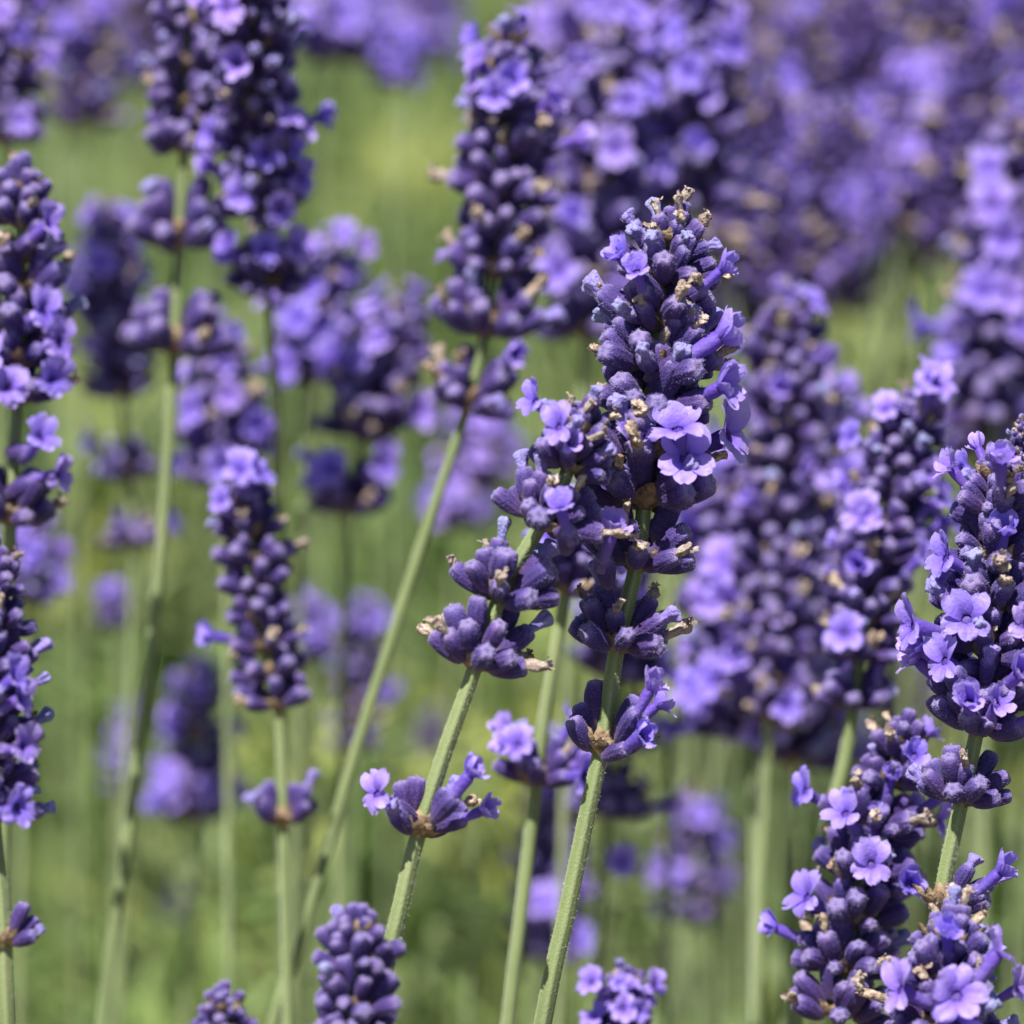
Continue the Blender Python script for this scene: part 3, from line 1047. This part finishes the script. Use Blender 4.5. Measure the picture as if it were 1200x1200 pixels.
C('blurred spike with white-lilac flowers beside the blue bloom at middle left',
  [(385, 265), (378, 350), (368, 430), (360, 520), (352, 700), (345, 1200)], .72, (275, 450), w=118, mixp=(.10, .05, .1, .14), seed=151,
  flowers=[(430, 290, (.6, .3, .7)), (335, 430, (-.2, 0, 1)), (378, 405, (.5, .1, .8)), (405, 275, (.2, .5, .8))])
C('blurred leaning spike left of the long leaning stem, ending in a forked pair of flowers',
  [(490, 335), (462, 400), (432, 480), (412, 570), (405, 680), (400, 900), (396, 1200)], .70, (340, 520), w=130, extra=[(598, 'split', 0, 1.05)], mixp=(.12, .05, .08, .12), seed=157,
  flowers=[(375, 555, (-.6, .2, .7)), (452, 545, (.6, 0, .7)), (440, 400, (-.2, .2, 1)), (495, 480, (.5, 0, .8)), (420, 420, (-.6, .2, .7))])
C('dark blurred spike standing beside the green stems at the bottom centre',
  [(648, 900), (645, 980), (642, 1060), (640, 1140), (636, 1200)], .76, (905, 1130), w=104, mixp=(.06, .03, .12, .14), seed=163)
C('dark blurred spike just behind the sharp stem below the centre, violet bloom at its foot',
  [(735, 640), (728, 740), (718, 860), (712, 960), (704, 1060), (696, 1200)], .69, (650, 800), w=130, extra=[(880, 'split', 15, 1), (955, 'split', 60, 1)], mixp=(.08, .03, .16, .12), seed=167, flowers=[(728, 1005, (.2, 0, 1))])
C('faded spike of lilac flowers low between the sharp stem and the lower right spike',
  [(818, 930), (812, 1000), (806, 1080), (798, 1200)], .80, (935, 1085), w=100, mixp=(.12, .05, .1, .1), seed=173, flowers=[(850, 980, (.6, .2, .7)), (850, 1030, (.6, 0, .7)), (775, 1020, (-.6, 0, .7)), (820, 950, (0, .4, .9))])
C('blurred stout spike of pale open flowers low at left, left of the slim dark one',
  [(236, 795), (232, 870), (228, 960), (224, 1060), (218, 1200)], .78, (798, 968), w=108, tipw=.45, style='loose', step=4.6, mixp=(.12, .05, .08, .10), seed=181, flowers=[(198, 835, (-.6, .4, .6)), (272, 840, (.7, .3, .5)), (195, 900, (-.7, 0, .6)), (235, 805, (0, .8, .6)), (205, 930, (-.6, -.2, .7)), (272, 925, (.8, 0, .5))])
C('thin blurred bluish spike standing left of the stout pale one',
  [(147, 825), (146, 880), (143, 960), (138, 1200)], .82, (830, 935), w=48, mixp=(.3, .05, .1, .1), seed=181, style='loose')
C('small blurred lilac tuft on a thin stem below the dusky spike at left',
  [(128, 688), (132, 730), (136, 820), (138, 1200)], .80, (690, 745), w=80, mixp=(.3, .1, .1, .1), seed=191, style='loose')
C('narrow blurred spike low behind the long leaning stem',
  [(428, 705), (424, 770), (418, 860), (414, 960), (408, 1200)], .80, (708, 885), w=80, mixp=(.2, .04, .1, .12), seed=193, style='loose', flowers=[(405, 725, (-.4, .3, .8)), (448, 720, (.5, .3, .8))])
C('small violet bloom on a thin spike right behind the slim dark budded one',
  [(360, 695), (360, 740), (358, 840), (352, 1200)], .80, (698, 780), w=62, mixp=(.4, .1, .1, 0), seed=197, style='loose', flowers=[(360, 735, (.2, 0, 1))])
C('lilac blurred spike peeping out behind the large blue one at the left edge',
  [(38, 590), (36, 650), (30, 740), (22, 1200)], .73, (598, 712), w=85, mixp=MIX_LOTS, seed=199, flowers=[(45, 640, (.2, .2, 1)), (30, 620, (0, .3, 1))])
C('blurred spike at the right edge with white-lilac flowers low on its left',
  [(1195, 120), (1185, 220), (1175, 330), (1165, 450), (1160, 600), (1150, 1200)], .715, (120, 500), w=140, mixp=(.1, .05, .08, .18), seed=211,
  flowers=[(1150, 200, (-.4, .2, 1)), (1155, 245, (-.3, 0, 1)), (1145, 345, (-.3, .3, 1)), (1175, 350, (.2, .2, 1)), (1190, 380, (.4, 0, 1)), (1170, 285, (0, 0, 1))])
C('pale blurred spike cut by the right edge just above the sharp one',
  [(1150, 330), (1155, 400), (1150, 480), (1145, 600), (1140, 1200)], .74, (345, 540), w=110, mixp=(.14, .04, .1, .14), seed=223)

# --- far and very soft: whorls only
C('far blurred spike of bright violet blooms high at left, near the top edge', [(395, -20), (392, 30), (388, 90), (380, 220), (370, 1200)], .86, (-15, 75), w=110, far='lots', seed=227)
C('small far violet bloom cluster right of the bright violet blooms at the top left', [(478, 20), (472, 70), (464, 150), (450, 1200)], .86, (40, 105), w=70, far='lots', seed=229)
C('far dark spike at the upper left with a pale pair of flowers above', [(100, -10), (104, 50), (102, 120), (98, 220), (90, 1200)], .84, (5, 150), w=95, far='some', seed=233)
C('far faint spike between the low whorl and the leaning sharp stem', [(506, 830), (505, 870), (502, 960), (498, 1200)], .95, (835, 885), w=45, far='dark', seed=239)
C('far soft lilac bloom behind the left end of the leaning sharp spike', [(530, 560), (530, 600), (528, 700), (522, 1200)], .84, (555, 625), w=60, far='lots', seed=241)
C('far soft violet blooms behind the forked pair of flowers, right of the long leaning stem', [(560, 500), (562, 540), (556, 640), (548, 1200)], .80, (490, 575), w=95, far='lots', seed=251)
C('tiny far dark spike in the open green at lower left', [(206, 1045), (205, 1075), (203, 1130), (200, 1200)], 1.05, (1045, 1085), w=26, far='dark', seed=257)
C('far soft spike between the crowned spike and the right edge spike', [(1070, 690), (1066, 760), (1062, 860), (1056, 1200)], .85, (760, 880), w=80, far='some', seed=263)

# --- the dense purple field behind, upper right
r = random.Random(5)
FAR_LABEL = 'soft blurred purple spike deep in the dense purple field at upper right'
k = 0
for row, (n, d0, d1, y0, y1) in enumerate(((18, .78, .86, -110, 150), (22, .86, .97, -130, 130), (26, .97, 1.15, -120, 90), (20, .90, 1.1, 40, 225))):
    for i in range(n):
        x = 640 + 640 * (i + r.uniform(.1, .9)) / n if row < 3 else 840 + 400 * (i + r.uniform(0, 1)) / n
        dd = r.uniform(d0, d1)
        y = r.uniform(y0, y1) + (60 if x > 900 and row == 0 else 0)
        hl = r.uniform(150, 240) * .8 / dd
        sl = r.uniform(-26, 26)
        C(FAR_LABEL, [(x + sl, y), (x, y + hl * .5), (x - sl, y + hl), (x - r.uniform(-1, 3) * sl, y + hl + 150), (x - r.uniform(-1, 4) * sl + r.uniform(-25, 25), y + hl + 420), (x - r.uniform(-3, 5) * sl + r.uniform(-50, 50), 1250)], dd, (y, y + hl), w=r.uniform(95, 132) * .72 / dd, rs=(.35, .45),
          far=r.choice(['some', 'dark', 'dark', 'dark', 'lots'] if dd < 1.0 else ['some', 'dark']), seed=1000 + k)
        k += 1
for i in range(14):
    x = r.uniform(-20, 560)
    dd = r.uniform(1.0, 1.5)
    y = r.uniform(-150, -40)
    hl = r.uniform(150, 200) / dd
    C('far blurred purple spike along the top edge above the green at left', [(x, y), (x + 2, y + hl), (x, y + hl + 200), (x - 6, 1200)], dd, (y, y + hl), w=90 / dd, far=r.choice(['some', 'lots']), seed=2000 + i)
